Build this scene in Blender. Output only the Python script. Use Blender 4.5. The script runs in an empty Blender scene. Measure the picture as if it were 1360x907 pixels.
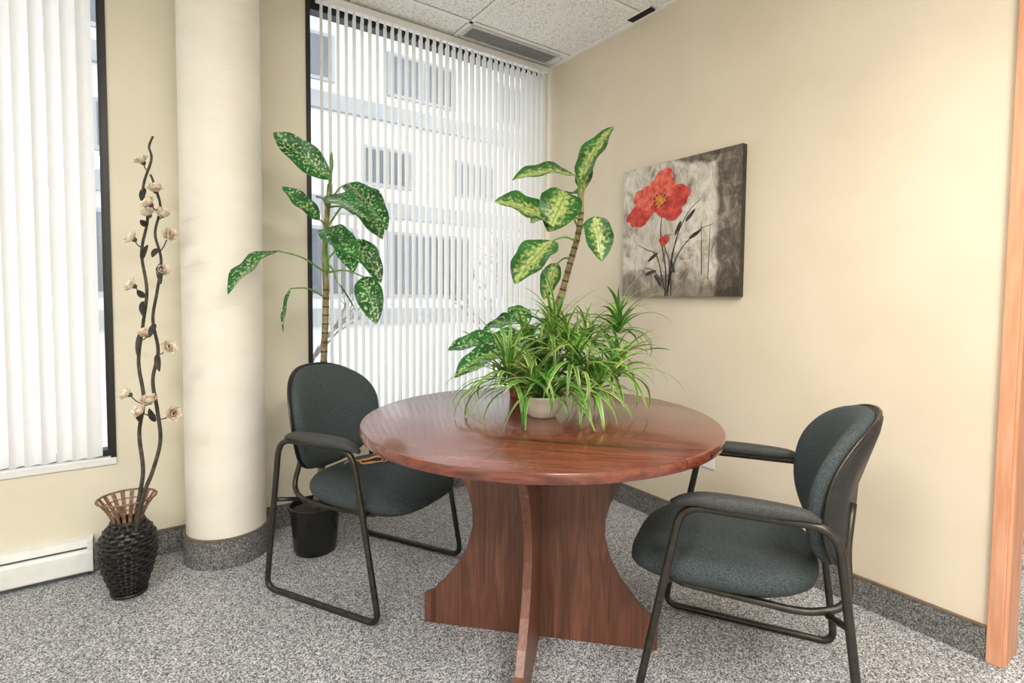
import bpy, bmesh, math, random
from mathutils import Vector, Matrix
random.seed(7)
C = bpy.context.scene.collection
V = Vector
PI = math.pi
sc = bpy.context.scene
sc.view_settings.view_transform = 'Standard'
H = 2.730                     # ceiling height

# ------------------------------------------------------------------ camera
CAM = V((-2.30, -2.88, 1.20))
FPX, PX0, PY0 = 705.0, 677.0, 427.0
yaw, pit, rol = math.radians(35.0), math.radians(2.7), 0.0082
fwd = V((math.sin(yaw)*math.cos(pit), math.cos(yaw)*math.cos(pit), -math.sin(pit)))
r0 = V((math.cos(yaw), -math.sin(yaw), 0)); u0 = r0.cross(fwd)
rgt = r0*math.cos(rol)+u0*math.sin(rol); upv = u0*math.cos(rol)-r0*math.sin(rol)
cd = bpy.data.cameras.new('camera'); cam = bpy.data.objects.new('camera', cd); C.objects.link(cam)
M = Matrix((rgt, upv, -fwd)).transposed().to_4x4(); M.translation = CAM
cam.matrix_world = M
cd.sensor_width = 36; cd.lens = FPX/1360*36; cd.shift_y = -(453.5-PY0)/1360; cd.shift_x = (680-PX0)/1360; cd.clip_start = 0.05
sc.camera = cam

def ray(px, py): return fwd + rgt*((px-PX0)/FPX) + upv*((PY0-py)/FPX)
def at(px, py, d): return CAM + ray(px, py)*d            # point at a depth
def on(px, py, ax, val):                                   # point on an axis plane
    r = ray(px, py); t = (val-CAM[ax])/r[ax]; return CAM + r*t
F2 = V((math.sin(yaw), math.cos(yaw), 0)); R2 = r0.copy()
def cc(lat, dep, z=0): return V((CAM.x, CAM.y, z)) + R2*lat + F2*dep

# ------------------------------------------------------------------ materials
def lin(c):
    o = []
    for v in c:
        v /= 255.0; o.append(v/12.92 if v <= .04045 else ((v+.055)/1.055)**2.4)
    return tuple(o)+(1,)
def newmat(name):
    m = bpy.data.materials.new(name); m.use_nodes = True
    nt = m.node_tree; nt.nodes.clear()
    out = nt.nodes.new('ShaderNodeOutputMaterial'); p = nt.nodes.new('ShaderNodeBsdfPrincipled')
    nt.links.new(p.outputs[0], out.inputs[0]); return m, nt, p, out
def N(nt, t, **k):
    n = nt.nodes.new(t)
    for a, b in k.items(): setattr(n, a, b)
    return n
def ramp(nt, fac, stops):
    r = N(nt, 'ShaderNodeValToRGB'); e = r.color_ramp.elements
    while len(e) < len(stops): e.new(.5)
    for i, (p, c) in enumerate(stops): e[i].position = p; e[i].color = c
    nt.links.new(fac, r.inputs[0]); return r
def pm(name, c1, c2, scale=20, rough=.6, bump=0., metal=0., stretch=(1, 1, 1), coat=0., lo=.35, hi=.65, detail=4, dist=0., trans=0., bdist=.01, coord='Object'):
    m, nt, p, out = newmat(name)
    tc = N(nt, 'ShaderNodeTexCoord'); mp = N(nt, 'ShaderNodeMapping'); mp.inputs['Scale'].default_value = stretch
    nt.links.new(tc.outputs[coord], mp.inputs[0])
    no = N(nt, 'ShaderNodeTexNoise'); no.inputs['Scale'].default_value = scale; no.inputs['Detail'].default_value = detail
    no.inputs['Distortion'].default_value = dist
    nt.links.new(mp.outputs[0], no.inputs['Vector'])
    r = ramp(nt, no.outputs[0], [(lo, lin(c1)), (hi, lin(c2))])
    nt.links.new(r.outputs[0], p.inputs['Base Color'])
    p.inputs['Roughness'].default_value = rough; p.inputs['Metallic'].default_value = metal
    p.inputs['Coat Weight'].default_value = coat; p.inputs['Coat Roughness'].default_value = .12
    if bump:
        b = N(nt, 'ShaderNodeBump'); b.inputs['Strength'].default_value = bump; b.inputs['Distance'].default_value = bdist
        nt.links.new(no.outputs[0], b.inputs['Height']); nt.links.new(b.outputs[0], p.inputs['Normal'])
    if trans:
        tr = N(nt, 'ShaderNodeBsdfTranslucent'); mx = N(nt, 'ShaderNodeMixShader'); mx.inputs[0].default_value = trans
        nt.links.new(r.outputs[0], tr.inputs[0]); nt.links.new(p.outputs[0], mx.inputs[1]); nt.links.new(tr.outputs[0], mx.inputs[2])
        nt.links.new(mx.outputs[0], out.inputs[0])
    return m

m_wall = pm('wall_paint', (222, 210, 189), (227, 216, 196), 3, .65, .03)
m_wallb = pm('window_wall_paint', (220, 214, 195), (225, 219, 201), 3, .7, .03)
m_col = pm('column_paint', (234, 230, 219), (239, 235, 226), 5, .55, .10, stretch=(1, 1, 2), bdist=.006)
def carpet(name, dark, light, mid, scale=275):
    m, nt, p, out = newmat(name)
    tc = N(nt, 'ShaderNodeTexCoord')
    vo = N(nt, 'ShaderNodeTexVoronoi'); vo.inputs['Scale'].default_value = scale; nt.links.new(tc.outputs['Object'], vo.inputs['Vector'])
    sx = N(nt, 'ShaderNodeSeparateColor'); nt.links.new(vo.outputs['Color'], sx.inputs[0])
    r = ramp(nt, sx.outputs[0], [(.0, lin(dark)), (.22, lin(dark)), (.36, lin(mid)), (.64, lin(mid)), (.78, lin(light)), (1, lin(light))])
    n2 = N(nt, 'ShaderNodeTexNoise'); n2.inputs['Scale'].default_value = 2.2
    nt.links.new(tc.outputs['Object'], n2.inputs['Vector'])
    r2 = ramp(nt, n2.outputs[0], [(.3, (.88, .88, .88, 1)), (.7, (1, 1, 1, 1))])
    mx = N(nt, 'ShaderNodeMix', data_type='RGBA', blend_type='MULTIPLY'); mx.inputs[0].default_value = 1
    nt.links.new(r.outputs[0], mx.inputs[6]); nt.links.new(r2.outputs[0], mx.inputs[7])
    nt.links.new(mx.outputs[2], p.inputs['Base Color']); p.inputs['Roughness'].default_value = .95
    b = N(nt, 'ShaderNodeBump'); b.inputs['Strength'].default_value = .3; b.inputs['Distance'].default_value = .002
    nt.links.new(sx.outputs[1], b.inputs['Height']); nt.links.new(b.outputs[0], p.inputs['Normal'])
    return m
m_carp = carpet('carpet', (82, 85, 90), (214, 215, 216), (150, 152, 154))
m_carpb = carpet('carpet_cove', (68, 68, 70), (150, 150, 148), (106, 106, 106), 280)
m_ctrim = pm('cove_trim', (98, 84, 72), (114, 100, 86), 30, .6)
m_ceil = pm('ceiling_tile', (196, 196, 192), (244, 243, 240), 120, .9, .25, detail=5, lo=.37, hi=.47)
m_grid = pm('ceiling_grid_metal', (238, 238, 234), (244, 244, 240), 20, .5)
m_white = pm('white_enamel', (228, 230, 230), (236, 237, 236), 20, .45)
m_black = pm('black_frame', (16, 17, 18), (26, 27, 28), 30, .4)
m_dark = pm('dark_recess', (8, 8, 8), (16, 16, 16), 20, .8)
m_slat = pm('blind_fabric', (242, 242, 240), (248, 248, 246), 60, .6, .04, stretch=(4, 4, .3), trans=.42)
m_frame = pm('chair_metal', (62, 60, 55), (76, 73, 67), 40, .35, metal=.75)
m_plast = pm('chair_plastic', (30, 32, 33), (40, 42, 42), 40, .5, .05)
m_fab = pm('chair_fabric', (28, 38, 42), (80, 90, 93), 420, .92, .4, detail=2, lo=.35, hi=.68, bdist=.002)
m_armp = pm('arm_pad', (44, 46, 48), (68, 70, 70), 260, .7, .2, bdist=.002)
m_maple = pm('maple_trim', (208, 146, 112), (226, 170, 136), 9, .45, .03, stretch=(6, 6, .5), detail=6)
m_wick = pm('wicker', (16, 17, 16), (38, 38, 35), 60, .38, .2)
m_slatw = pm('vase_wood', (104, 76, 58), (150, 116, 90), 30, .55, stretch=(3, 3, .6))
m_twig = pm('twig', (44, 42, 36), (76, 72, 62), 40, .7, .2)
m_pet = pm('dried_petal', (206, 176, 142), (252, 245, 230), 45, .7, trans=.15, lo=.32, hi=.55)
m_pod = pm('dark_leaf', (28, 26, 24), (52, 48, 44), 40, .6)
m_soil = pm('soil', (38, 28, 22), (72, 56, 44), 90, .95, .8)
m_potb = pm('black_pot', (18, 19, 20), (30, 31, 32), 30, .22)
m_terra = pm('terracotta', (122, 62, 48), (150, 82, 62), 30, .6)
m_bowl = pm('white_bowl', (216, 210, 196), (228, 223, 212), 20, .3, coat=.4)
m_cane = pm('cane', (112, 98, 66), (158, 150, 104), 30, .6)
m_ring = pm('cane_ring', (74, 54, 38), (104, 80, 58), 40, .7)
m_gst = pm('green_stem', (92, 132, 62), (126, 166, 84), 25, .45)
m_cord = pm('cord', (216, 150, 92), (232, 176, 122), 30, .5)
m_snow = pm('snow', (206, 209, 213), (226, 228, 232), 1.5, .9)
m_fac = pm('facade', (190, 193, 196), (208, 210, 212), .5, .8)
m_fac2 = pm('facade_band', (136, 141, 146), (156, 160, 165), .8, .8)
m_fwin = pm('facade_glass', (70, 77, 86), (98, 105, 114), .7, .35)
m_bark = pm('bark', (90, 86, 80), (124, 118, 110), 20, .9)
m_redw = pm('red_panel', (112, 44, 34), (136, 60, 48), 6, .5)

def wood(name, axis, cols, rough, coat):
    m, nt, p, out = newmat(name)
    tc = N(nt, 'ShaderNodeTexCoord'); mp = N(nt, 'ShaderNodeMapping')
    s = [12, 12, 12]; s[axis] = 1.1; mp.inputs['Scale'].default_value = s
    nt.links.new(tc.outputs['Object'], mp.inputs[0])
    a = N(nt, 'ShaderNodeTexNoise'); a.inputs['Scale'].default_value = 1.7; a.inputs['Detail'].default_value = 6; a.inputs['Distortion'].default_value = .7
    nt.links.new(mp.outputs[0], a.inputs['Vector'])
    r = ramp(nt, a.outputs[0], [(x, lin(c)) for x, c in zip((.3, .45, .55, .72), cols)])
    mp2 = N(nt, 'ShaderNodeMapping'); s2 = [160, 160, 160]; s2[axis] = 5; mp2.inputs['Scale'].default_value = s2
    nt.links.new(tc.outputs['Object'], mp2.inputs[0])
    b = N(nt, 'ShaderNodeTexNoise'); b.inputs['Scale'].default_value = 1; nt.links.new(mp2.outputs[0], b.inputs['Vector'])
    r2 = ramp(nt, b.outputs[0], [(.35, (.76, .76, .76, 1)), (.6, (1, 1, 1, 1))])
    mx = N(nt, 'ShaderNodeMix', data_type='RGBA', blend_type='MULTIPLY'); mx.inputs[0].default_value = 1
    nt.links.new(r.outputs[0], mx.inputs[6]); nt.links.new(r2.outputs[0], mx.inputs[7]); nt.links.new(mx.outputs[2], p.inputs['Base Color'])
    p.inputs['Roughness'].default_value = rough; p.inputs['Coat Weight'].default_value = coat; p.inputs['Coat Roughness'].default_value = .11
    return m
m_wtop = wood('mahogany_top', 0, ((74, 37, 29), (122, 64, 48), (98, 50, 39), (148, 84, 62)), .26, .55)
m_wleg = wood('mahogany_panel', 2, ((84, 52, 40), (124, 80, 62), (104, 66, 51), (146, 98, 77)), .42, .1)

def leafmat(name, green, dark, cream, mode):
    m, nt, p, out = newmat(name)
    tc = N(nt, 'ShaderNodeTexCoord'); uv = N(nt, 'ShaderNodeSeparateXYZ'); nt.links.new(tc.outputs['UV'], uv.inputs[0])
    s = N(nt, 'ShaderNodeMath', operation='SUBTRACT'); s.inputs[1].default_value = .5; nt.links.new(uv.outputs[0], s.inputs[0])
    a = N(nt, 'ShaderNodeMath', operation='ABSOLUTE'); nt.links.new(s.outputs[0], a.inputs[0])
    no = N(nt, 'ShaderNodeTexNoise'); nt.links.new(tc.outputs['Object'], no.inputs['Vector'])
    g = N(nt, 'ShaderNodeTexNoise'); g.inputs['Scale'].default_value = 12; nt.links.new(tc.outputs['Object'], g.inputs['Vector'])
    rg = ramp(nt, g.outputs[0], [(.35, lin(dark)), (.65, lin(green))])
    if mode == 'spots':
        no.inputs['Scale'].default_value = 85; no.inputs['Detail'].default_value = 3
        mm = N(nt, 'ShaderNodeMath', operation='MULTIPLY_ADD'); nt.links.new(a.outputs[0], mm.inputs[0]); mm.inputs[1].default_value = -.16; nt.links.new(no.outputs[0], mm.inputs[2])
        f = ramp(nt, mm.outputs[0], [(.51, (0, 0, 0, 1)), (.57, (1, 1, 1, 1))])
    elif mode == 'centre':
        no.inputs['Scale'].default_value = 70; no.inputs['Detail'].default_value = 4
        mm = N(nt, 'ShaderNodeMath', operation='MULTIPLY_ADD'); nt.links.new(a.outputs[0], mm.inputs[0]); mm.inputs[1].default_value = -.85; nt.links.new(no.outputs[0], mm.inputs[2])
        f = ramp(nt, mm.outputs[0], [(.22, (0, 0, 0, 1)), (.50, (1, 1, 1, 1))])
    else:
        no.inputs['Scale'].default_value = 8
        mm = N(nt, 'ShaderNodeMath', operation='MULTIPLY_ADD'); nt.links.new(a.outputs[0], mm.inputs[0]); mm.inputs[1].default_value = 1.0; nt.links.new(no.outputs[0], mm.inputs[2])
        f = ramp(nt, mm.outputs[0], [(.78, (0, 0, 0, 1)), (1., (1, 1, 1, 1))])
    mx = N(nt, 'ShaderNodeMix', data_type='RGBA'); nt.links.new(f.outputs[0], mx.inputs[0]); nt.links.new(rg.outputs[0], mx.inputs[6]); mx.inputs[7].default_value = lin(cream)
    rb = ramp(nt, a.outputs[0], [(.012, (1, 1, 1, 1)), (.035, (0, 0, 0, 1))])
    mx2 = N(nt, 'ShaderNodeMix', data_type='RGBA'); nt.links.new(rb.outputs[0], mx2.inputs[0]); nt.links.new(mx.outputs[2], mx2.inputs[6]); mx2.inputs[7].default_value = lin([(x+y)//2 for x, y in zip(green, cream)])
    nt.links.new(mx2.outputs[2], p.inputs['Base Color']); p.inputs['Roughness'].default_value = .36
    tr = N(nt, 'ShaderNodeBsdfTranslucent'); ms = N(nt, 'ShaderNodeMixShader'); ms.inputs[0].default_value = .25
    nt.links.new(mx2.outputs[2], tr.inputs[0]); nt.links.new(p.outputs[0], ms.inputs[1]); nt.links.new(tr.outputs[0], ms.inputs[2]); nt.links.new(ms.outputs[0], out.inputs[0])
    return m
m_leaf1 = leafmat('leaf_speckled', (46, 122, 52), (22, 76, 34), (180, 204, 150), 'spots')
m_leaf2 = leafmat('leaf_cream_centre', (54, 116, 50), (32, 82, 36), (188, 202, 122), 'centre')
m_leaf3 = leafmat('leaf_strap', (90, 156, 54), (38, 102, 40), (198, 212, 126), 'edge')

# ------------------------------------------------------------------ mesh helpers
def box(bm, a, b, mi=0):
    x0, x1 = sorted((a[0], b[0])); y0, y1 = sorted((a[1], b[1])); z0, z1 = sorted((a[2], b[2]))
    v = [bm.verts.new(q) for q in ((x0, y0, z0), (x1, y0, z0), (x1, y1, z0), (x0, y1, z0), (x0, y0, z1), (x1, y0, z1), (x1, y1, z1), (x0, y1, z1))]
    for f in ((0, 3, 2, 1), (4, 5, 6, 7), (0, 1, 5, 4), (1, 2, 6, 5), (2, 3, 7, 6), (3, 0, 4, 7)):
        bm.faces.new([v[i] for i in f]).material_index = mi
def fillet(pts, rad, seg=6):
    pts = [V(p) for p in pts]; out = [pts[0]]
    for i in range(1, len(pts)-1):
        a, b, c = pts[i-1], pts[i], pts[i+1]
        r = rad[i-1] if isinstance(rad, (list, tuple)) else rad
        da = (a-b); dc = (c-b); r = min(r, da.length*.49, dc.length*.49)
        p, q = b+da.normalized()*r, b+dc.normalized()*r
        for k in range(seg+1):
            t = k/seg; out.append(p*(1-t)**2+b*2*t*(1-t)+q*t*t)
    out.append(pts[-1]); return out
def spline(pts, seg=6):
    pts = [V(p) for p in pts]; P = [pts[0]*2-pts[1]]+pts+[pts[-1]*2-pts[-2]]; out = []
    for i in range(1, len(P)-2):
        for k in range(seg):
            t = k/seg
            out.append(.5*((2*P[i])+(P[i+1]-P[i-1])*t+(2*P[i-1]-5*P[i]+4*P[i+1]-P[i+2])*t*t+(3*P[i]-P[i-1]-3*P[i+1]+P[i+2])*t**3))
    out.append(pts[-1]); return out
def sweep(bm, pts, r, n=10, closed=False, mi=0, ref=None):
    pts = [V(p) for p in pts]; L = len(pts)
    R = r if callable(r) else (lambda t: r)
    nrm = None; rings = []
    for i, p in enumerate(pts):
        if closed: t = (pts[(i+1) % L]-pts[i-1]).normalized()
        else: t = (pts[min(i+1, L-1)]-pts[max(i-1, 0)]).normalized()
        if nrm is None:
            nrm = t.orthogonal().normalized()
        nrm = (nrm-t*nrm.dot(t)).normalized(); b = t.cross(nrm); rr = R(i/(L-1))
        rings.append([bm.verts.new(p+(nrm*math.cos(2*PI*k/n)+b*math.sin(2*PI*k/n))*rr) for k in range(n)])
    if closed:
        rings.append(rings[0])
        best = min(range(n), key=lambda s: (rings[-2][0].co-rings[0][s].co).length)
    for i in range(len(rings)-1):
        sft = best if closed and i == len(rings)-2 else 0
        for k in range(n):
            bm.faces.new((rings[i][k], rings[i][(k+1) % n], rings[i+1][(k+1+sft) % n], rings[i+1][(k+sft) % n])).material_index = mi
    if not closed:
        bm.faces.new(rings[0][::-1]).material_index = mi; bm.faces.new(rings[-1]).material_index = mi
def lathe(bm, prof, c=(0, 0, 0), n=48, mi=0, fn=None):
    c = V(c); rings = []
    for j, (r, z) in enumerate(prof):
        if r < 1e-5: rings.append([bm.verts.new(c+V((0, 0, z)))])
        else:
            ring = []
            for k in range(n):
                rr = r + (fn(j, k) if fn else 0)
                ring.append(bm.verts.new(c+V((rr*math.cos(2*PI*k/n), rr*math.sin(2*PI*k/n), z))))
            rings.append(ring)
    for a, b in zip(rings, rings[1:]):
        for k in range(n):
            k2 = (k+1) % n
            if len(a) == 1 and len(b) == 1: continue
            if len(a) == 1: f = (a[0], b[k2], b[k])
            elif len(b) == 1: f = (a[k], a[k2], b[0])
            else: f = (a[k], a[k2], b[k2], b[k])
            bm.faces.new(f).material_index = mi
def prism(bm, poly, fn, t0, t1, mi=0):
    A = [bm.verts.new(fn(a, b, t0)) for a, b in poly]; B = [bm.verts.new(fn(a, b, t1)) for a, b in poly]
    bm.faces.new(A).material_index = mi; bm.faces.new(B[::-1]).material_index = mi
    n = len(poly)
    for i in range(n): bm.faces.new((A[i], A[(i+1) % n], B[(i+1) % n], B[i])).material_index = mi
def nb(): return bmesh.new()
def obj(name, bm, mats, parent=None, smooth=False, world=False, bevel=0, label=None, fixn=True):
    if fixn: bmesh.ops.recalc_face_normals(bm, faces=bm.faces[:])
    if world and parent: bmesh.ops.translate(bm, verts=bm.verts[:], vec=-parent.location)
    me = bpy.data.meshes.new(name); bm.to_mesh(me); bm.free()
    for m in (mats if isinstance(mats, (list, tuple)) else [mats]): me.materials.append(m)
    if smooth:
        for p in me.polygons: p.use_smooth = True
    o = bpy.data.objects.new(name, me); C.objects.link(o)
    if parent: o.parent = parent
    if bevel:
        b = o.modifiers.new('bevel', 'BEVEL'); b.width = bevel; b.segments = 3; b.limit_method = 'ANGLE'
    if smooth == 'angle' :
        e = o.modifiers.new('split', 'EDGE_SPLIT'); e.split_angle = math.radians(40)
    if label: o['label'] = label
    return o
def thing(name, label, cat, loc=(0, 0, 0), rz=0, group=None):
    o = bpy.data.objects.new(name, None); C.objects.link(o); o.empty_display_size = .1
    o.location = loc; o.rotation_euler = (0, 0, rz); o['label'] = label; o['category'] = cat
    if group: o['group'] = group
    return o
def struct(name, bm, m, **k):
    o = obj(name, bm, m, **k); o['kind'] = 'structure'; return o

# ------------------------------------------------------------------ room shell
WX1 = -2.395; WX0 = -3.75; VX0 = on(410, 400, 1, 0).x; VX1 = -.03; SZ = .478; WT = .2
XL, YB = -4.6, -5.6
b = nb(); box(b, (XL-.2, YB-.2, -.1), (3.2, WT, 0)); struct('floor', b, m_carp)
b = nb()
box(b, (XL, 0, 0), (WX0, WT, H)); box(b, (WX0, 0, 0), (WX1, WT, SZ)); box(b, (WX1, 0, 0), (VX0, WT, H))
box(b, (VX0, 0, 0), (VX1, WT, SZ)); box(b, (VX1, 0, 0), (.12, WT, H))
struct('wall_back', b, m_wallb)
CY0 = on(1312, 800, 0, -.018).y           # far edge of the door casing
OY0, OY1 = CY0-.036, CY0-1.05
b = nb()
box(b, (0, OY0, 0), (.12, 0, H)); box(b, (0, OY1, 2.12), (.12, OY0, H)); box(b, (0, YB, 0), (.12, OY1, H))
struct('wall_right', b, m_wall)
b = nb(); box(b, (XL-.15, YB-.1, 0), (XL, WT, H)); struct('wall_left', b, m_wallb)
b = nb(); box(b, (XL-.15, YB-.15, 0), (3.2, YB, H)); struct('wall_front', b, m_wallb)
b = nb(); box(b, (3.1, YB, 0), (3.2, WT, H)); box(b, (.12, -.1, 0), (3.2, WT, H)); struct('wall_beyond', b, m_wall)
b = nb(); box(b, (XL-.2, YB-.2, H), (3.2, WT, H+.1)); struct('ceiling', b, m_ceil)
b = nb()
gx = [-.745-.61*k for k in range(0, 7)]
for x in gx: box(b, (x-.012, YB, H-.006), (x+.012, 0, H+.004))
for k in range(0, 9):
    y = -.262-.61*k; box(b, (XL, y-.012, H-.006), (0, y+.012, H+.004))
box(b, (-.022, YB, H-.008), (0, 0, H+.004)); box(b, (XL, -.022, H-.008), (0, 0, H+.004))
struct('trim_1', b, m_grid)
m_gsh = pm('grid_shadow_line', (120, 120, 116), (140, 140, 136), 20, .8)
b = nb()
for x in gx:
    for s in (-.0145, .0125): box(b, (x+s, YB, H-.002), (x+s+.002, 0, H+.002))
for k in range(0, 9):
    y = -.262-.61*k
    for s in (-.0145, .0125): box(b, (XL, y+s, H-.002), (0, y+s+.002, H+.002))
struct('grid_shadow_strips', b, m_gsh)  # thin grey strips painting a shadow along both sides of each grid bar
def base(name, a, bb):
    b = nb(); x0, y0 = a; x1, y1 = bb
    box(b, (x0, y0, 0), (x1, y1, .11), 0); 
    c = nb(); box(c, (x0-.002, y0-.002, .11), (x1+.001, y1+.001, .117))
    o = struct(name, b, m_carpb); obj('cap', c, m_ctrim, o)
base('baseboard_right', (-.012, CY0), (0, 0)); base('baseboard_back', (-2.47, -.012), (-.012, 0))
CX, CY, CR = -1.980, -.145, .165
b = nb(); lathe(b, [(CR, 0.0)]+[(CR, .02*k*6) for k in range(1, 22)]+[(CR, H)], (CX, CY, 0), 72)
col = struct('trim_2', b, m_col, smooth=True); col['label'] = 'round cream painted concrete column against the window wall'
b = nb()
sweep(b, [(CX+(CR-.0006)*math.cos(2*PI*k/72), CY+(CR-.0006)*math.sin(2*PI*k/72), .40+.2*k/72) for k in range(72*11)], .0016, 6)
obj('seam', b, m_col, col, smooth=True)
b = nb(); lathe(b, [(CR+.001, 0), (CR+.012, 0), (CR+.012, .125), (CR+.001, .125)], (CX, CY, 0), 72); obj('carpet_skirt', b, m_carpb, col, smooth='angle')
b = nb(); lathe(b, [(CR+.001, .125), (CR+.014, .125), (CR+.014, .132), (CR+.001, .132)], (CX, CY, 0), 72); obj('cap', b, m_ctrim, col, smooth='angle')

# windows
m_glass, nt, p, out = newmat('pane_glass')
nt.nodes.remove(p); tr = N(nt, 'ShaderNodeBsdfTransparent'); gl = N(nt, 'ShaderNodeBsdfGlossy'); gl.inputs['Roughness'].default_value = .02
mx = N(nt, 'ShaderNodeMixShader'); mx.inputs[0].default_value = .05
nt.links.new(tr.outputs[0], mx.inputs[1]); nt.links.new(gl.outputs[0], mx.inputs[2]); nt.links.new(mx.outputs[0], out.inputs[0])
def window(name, x0, x1, mull):
    w = .028
    b = nb()
    box(b, (x0, .03, SZ), (x0+w, .10, H)); box(b, (x1-w, .03, SZ), (x1, .10, H)); box(b, (x0+w, .03, SZ), (x1-w, .10, SZ+.03)); box(b, (x0+w, .03, H-.05), (x1-w, .10, H))
    for m in mull: box(b, (m-.02, .04, SZ+.03), (m+.02, .09, H-.05))
    o = struct(name, b, m_black)
    b = nb(); box(b, (x0+w, .062, SZ+.03), (x1-w, .066, H-.05)); obj('pane', b, m_glass, o)
    return o
w1 = window('window_1', WX0, WX1, [-3.05]); w2 = window('window_2', VX0, VX1, [])
b = nb(); box(b, (WX1-.016, -.006, SZ), (WX1+.004, .03, H)); obj('edge_strip', b, m_black, w1)
b = nb(); box(b, (VX0-.004, -.006, SZ), (VX0+.016, .03, H)); obj('edge_strip', b, m_black, w2)
b = nb(); box(b, (WX0, -.010, SZ-.026), (WX1+.004, .06, SZ+.004)); obj('sill', b, m_white, w1, bevel=.003)
b = nb(); box(b, (VX0-.004, -.010, SZ-.026), (VX1, .06, SZ+.004)); obj('sill', b, m_white, w2, bevel=.003)

def blinds(x0, x1, per, wid, ux, uy, label, zt, jit, yy):
    t = thing('vertical_blind', label, 'blind', ((x0+x1)/2, yy, zt), 0, None)
    h = nb(); box(h, (x0, yy-.022, zt-.035), (x1, yy+.018, zt))
    b = nb(); x = x0+per*.6; zb = SZ+.02; ch = []
    while x < x1-.01:
        a = math.atan2(uy, ux)+random.uniform(-jit, jit); u = V((math.cos(a), math.sin(a), 0)); n = V((-u.y, u.x, 0))
        cols = []
        for k in range(5):
            s = k/4*2-1; off = u*(s*wid/2)+n*(.006*(1-s*s))
            cols.append([b.verts.new(V((x, yy, z))+off) for z in (zb, zt-.06)])
        for q in range(4): b.faces.new((cols[q][0], cols[q+1][0], cols[q+1][1], cols[q][1]))
        box(h, (x-.006, yy-.004, zt-.065), (x+.006, yy+.004, zt-.034))
        p0 = V((x, yy, zb+.008))-u*wid*.45; ch += [p0, p0+V((per/2, 0, -.012))]
        x += per
    obj('headrail', h, m_white, t, world=True)
    c = nb(); sweep(c, ch, .0012, 5)
    obj('vanes', b, m_slat, t, smooth=True, world=True, fixn=False); obj('bottom_chain', c, m_white, t, world=True)
blinds(WX0+.02, WX1-.028, .0495, .058, .78, .62, 'white vertical blind over the left window, beside the round column', H-.012, .14, -.035)
blinds(VX0+.035, VX1-.012, .0425, .054, -.02, .998, 'white vertical blind covering the tall corner window behind the plants', H-.012, .05, -.054)

# heater
b = nb()
hx1 = -2.478
prism(b, [(0, .02), (-.06, .02), (-.064, .026), (-.064, .105), (-.054, .116), (0, .116)], lambda a, z, t: (t, a, z), -4.4, hx1)
hv = thing('baseboard_heater', 'long white electric baseboard heater under the left window', 'heater', (-3.4, -.03, 0))
obj('front_cover', b, m_white, hv, world=True, bevel=.003)
b = nb(); prism(b, [(0, .126), (-.058, .126), (-.05, .155), (0, .158)], lambda a, z, t: (t, a, z), -4.4, hx1); box(b, (hx1-.02, -.063, .02), (hx1, 0, .155)); obj('top_cover', b, m_white, hv, world=True, bevel=.003)
m_slot = pm('heater_slot', (70, 76, 82), (90, 96, 102), 20, .6)
b = nb(); box(b, (-4.39, -.045, .0), (hx1-.02, -.001, .13)); obj('slot', b, m_slot, hv, world=True)

# ceiling air diffuser
b = nb(); vx0, vx1, vy0, vy1 = -.735, -.085, -.25, -.095; w = .018
for q in (((vx0, vy0), (vx1, vy0+w)), ((vx0, vy1-w), (vx1, vy1)), ((vx0, vy0+w), (vx0+w, vy1-w)), ((vx1-w, vy0+w), (vx1, vy1-w))):
    box(b, (q[0][0], q[0][1], H-.014), (q[1][0], q[1][1], H-.002))
t = thing('ceiling_vent', 'long perforated grey air vent in the ceiling near the corner', 'vent', ((vx0+vx1)/2, (vy0+vy1)/2, H))
m_vent = pm('vent_frame', (186, 186, 182), (200, 200, 196), 20, .5); m_vback = pm('vent_inner', (46, 48, 46), (58, 60, 58), 20, .6); m_vg = pm('vent_grille', (140, 141, 138), (156, 157, 154), 20, .5)
obj('frame', b, m_vent, t, world=True)
b = nb(); box(b, (vx0+w, vy0+w, H-.003), (vx1-w, vy1-w, H-.001)); obj('backing', b, m_vback, t, world=True)
b = nb()
x = vx0+w+.006
while x < vx1-w: box(b, (x, vy0+w, H-.011), (x+.0035, vy1-w, H-.004)); x += .0115
for k in range(1, 8): y = vy0+w+(vy1-vy0-2*w)*k/8; box(b, (vx0+w, y-.0015, H-.0115), (vx1-w, y+.0015, H-.0045))
obj('grille', b, m_vg, t, world=True)
s0, s1 = on(833, 24, 2, H), on(864, 8, 2, H)
b = nb(); box(b, (-.068, s1.y, H-.012), (-.026, s0.y, H-.005)); 
t = thing('ceiling_slot', 'small black slot in the ceiling edge above the painting', 'vent', (-.047, (s0.y+s1.y)/2, H))
obj('opening', b, m_dark, t, world=True)
b = nb(); box(b, (-.072, s1.y-.004, H-.009), (-.068, s0.y+.004, H-.001)); obj('edge', b, m_grid, t, world=True)

# doorway trim
b = nb()
box(b, (-.018, OY0-.004, 0), (-.0005, CY0, 2.19)); box(b, (-.018, OY1-.06, 2.12), (-.0005, OY0-.004, 2.19)); box(b, (-.018, OY1-.06, 0), (-.0005, OY1+.01, 2.12))
d = struct('door_1', b, m_maple, bevel=.003)
b = nb(); box(b, (0, OY0-.012, 0), (.135, OY0, 2.12)); box(b, (0, OY1, 0), (.135, OY1+.018, 2.12)); box(b, (0, OY1, 2.10), (.135, OY0, 2.12)); obj('jamb', b, m_maple, d)
t = thing('cabinet', 'low reddish wooden cabinet seen through the doorway', 'cabinet', (2.7, -2.05, 0))
b = nb(); box(b, (2.4, -2.6, 0), (3.0, -1.5, .75)); obj('body', b, m_redw, t, world=True, bevel=.005)
b = nb(); box(b, (2.37, -2.63, .751), (3.02, -1.47, .78)); obj('top', b, m_redw, t, world=True, bevel=.004)
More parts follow.
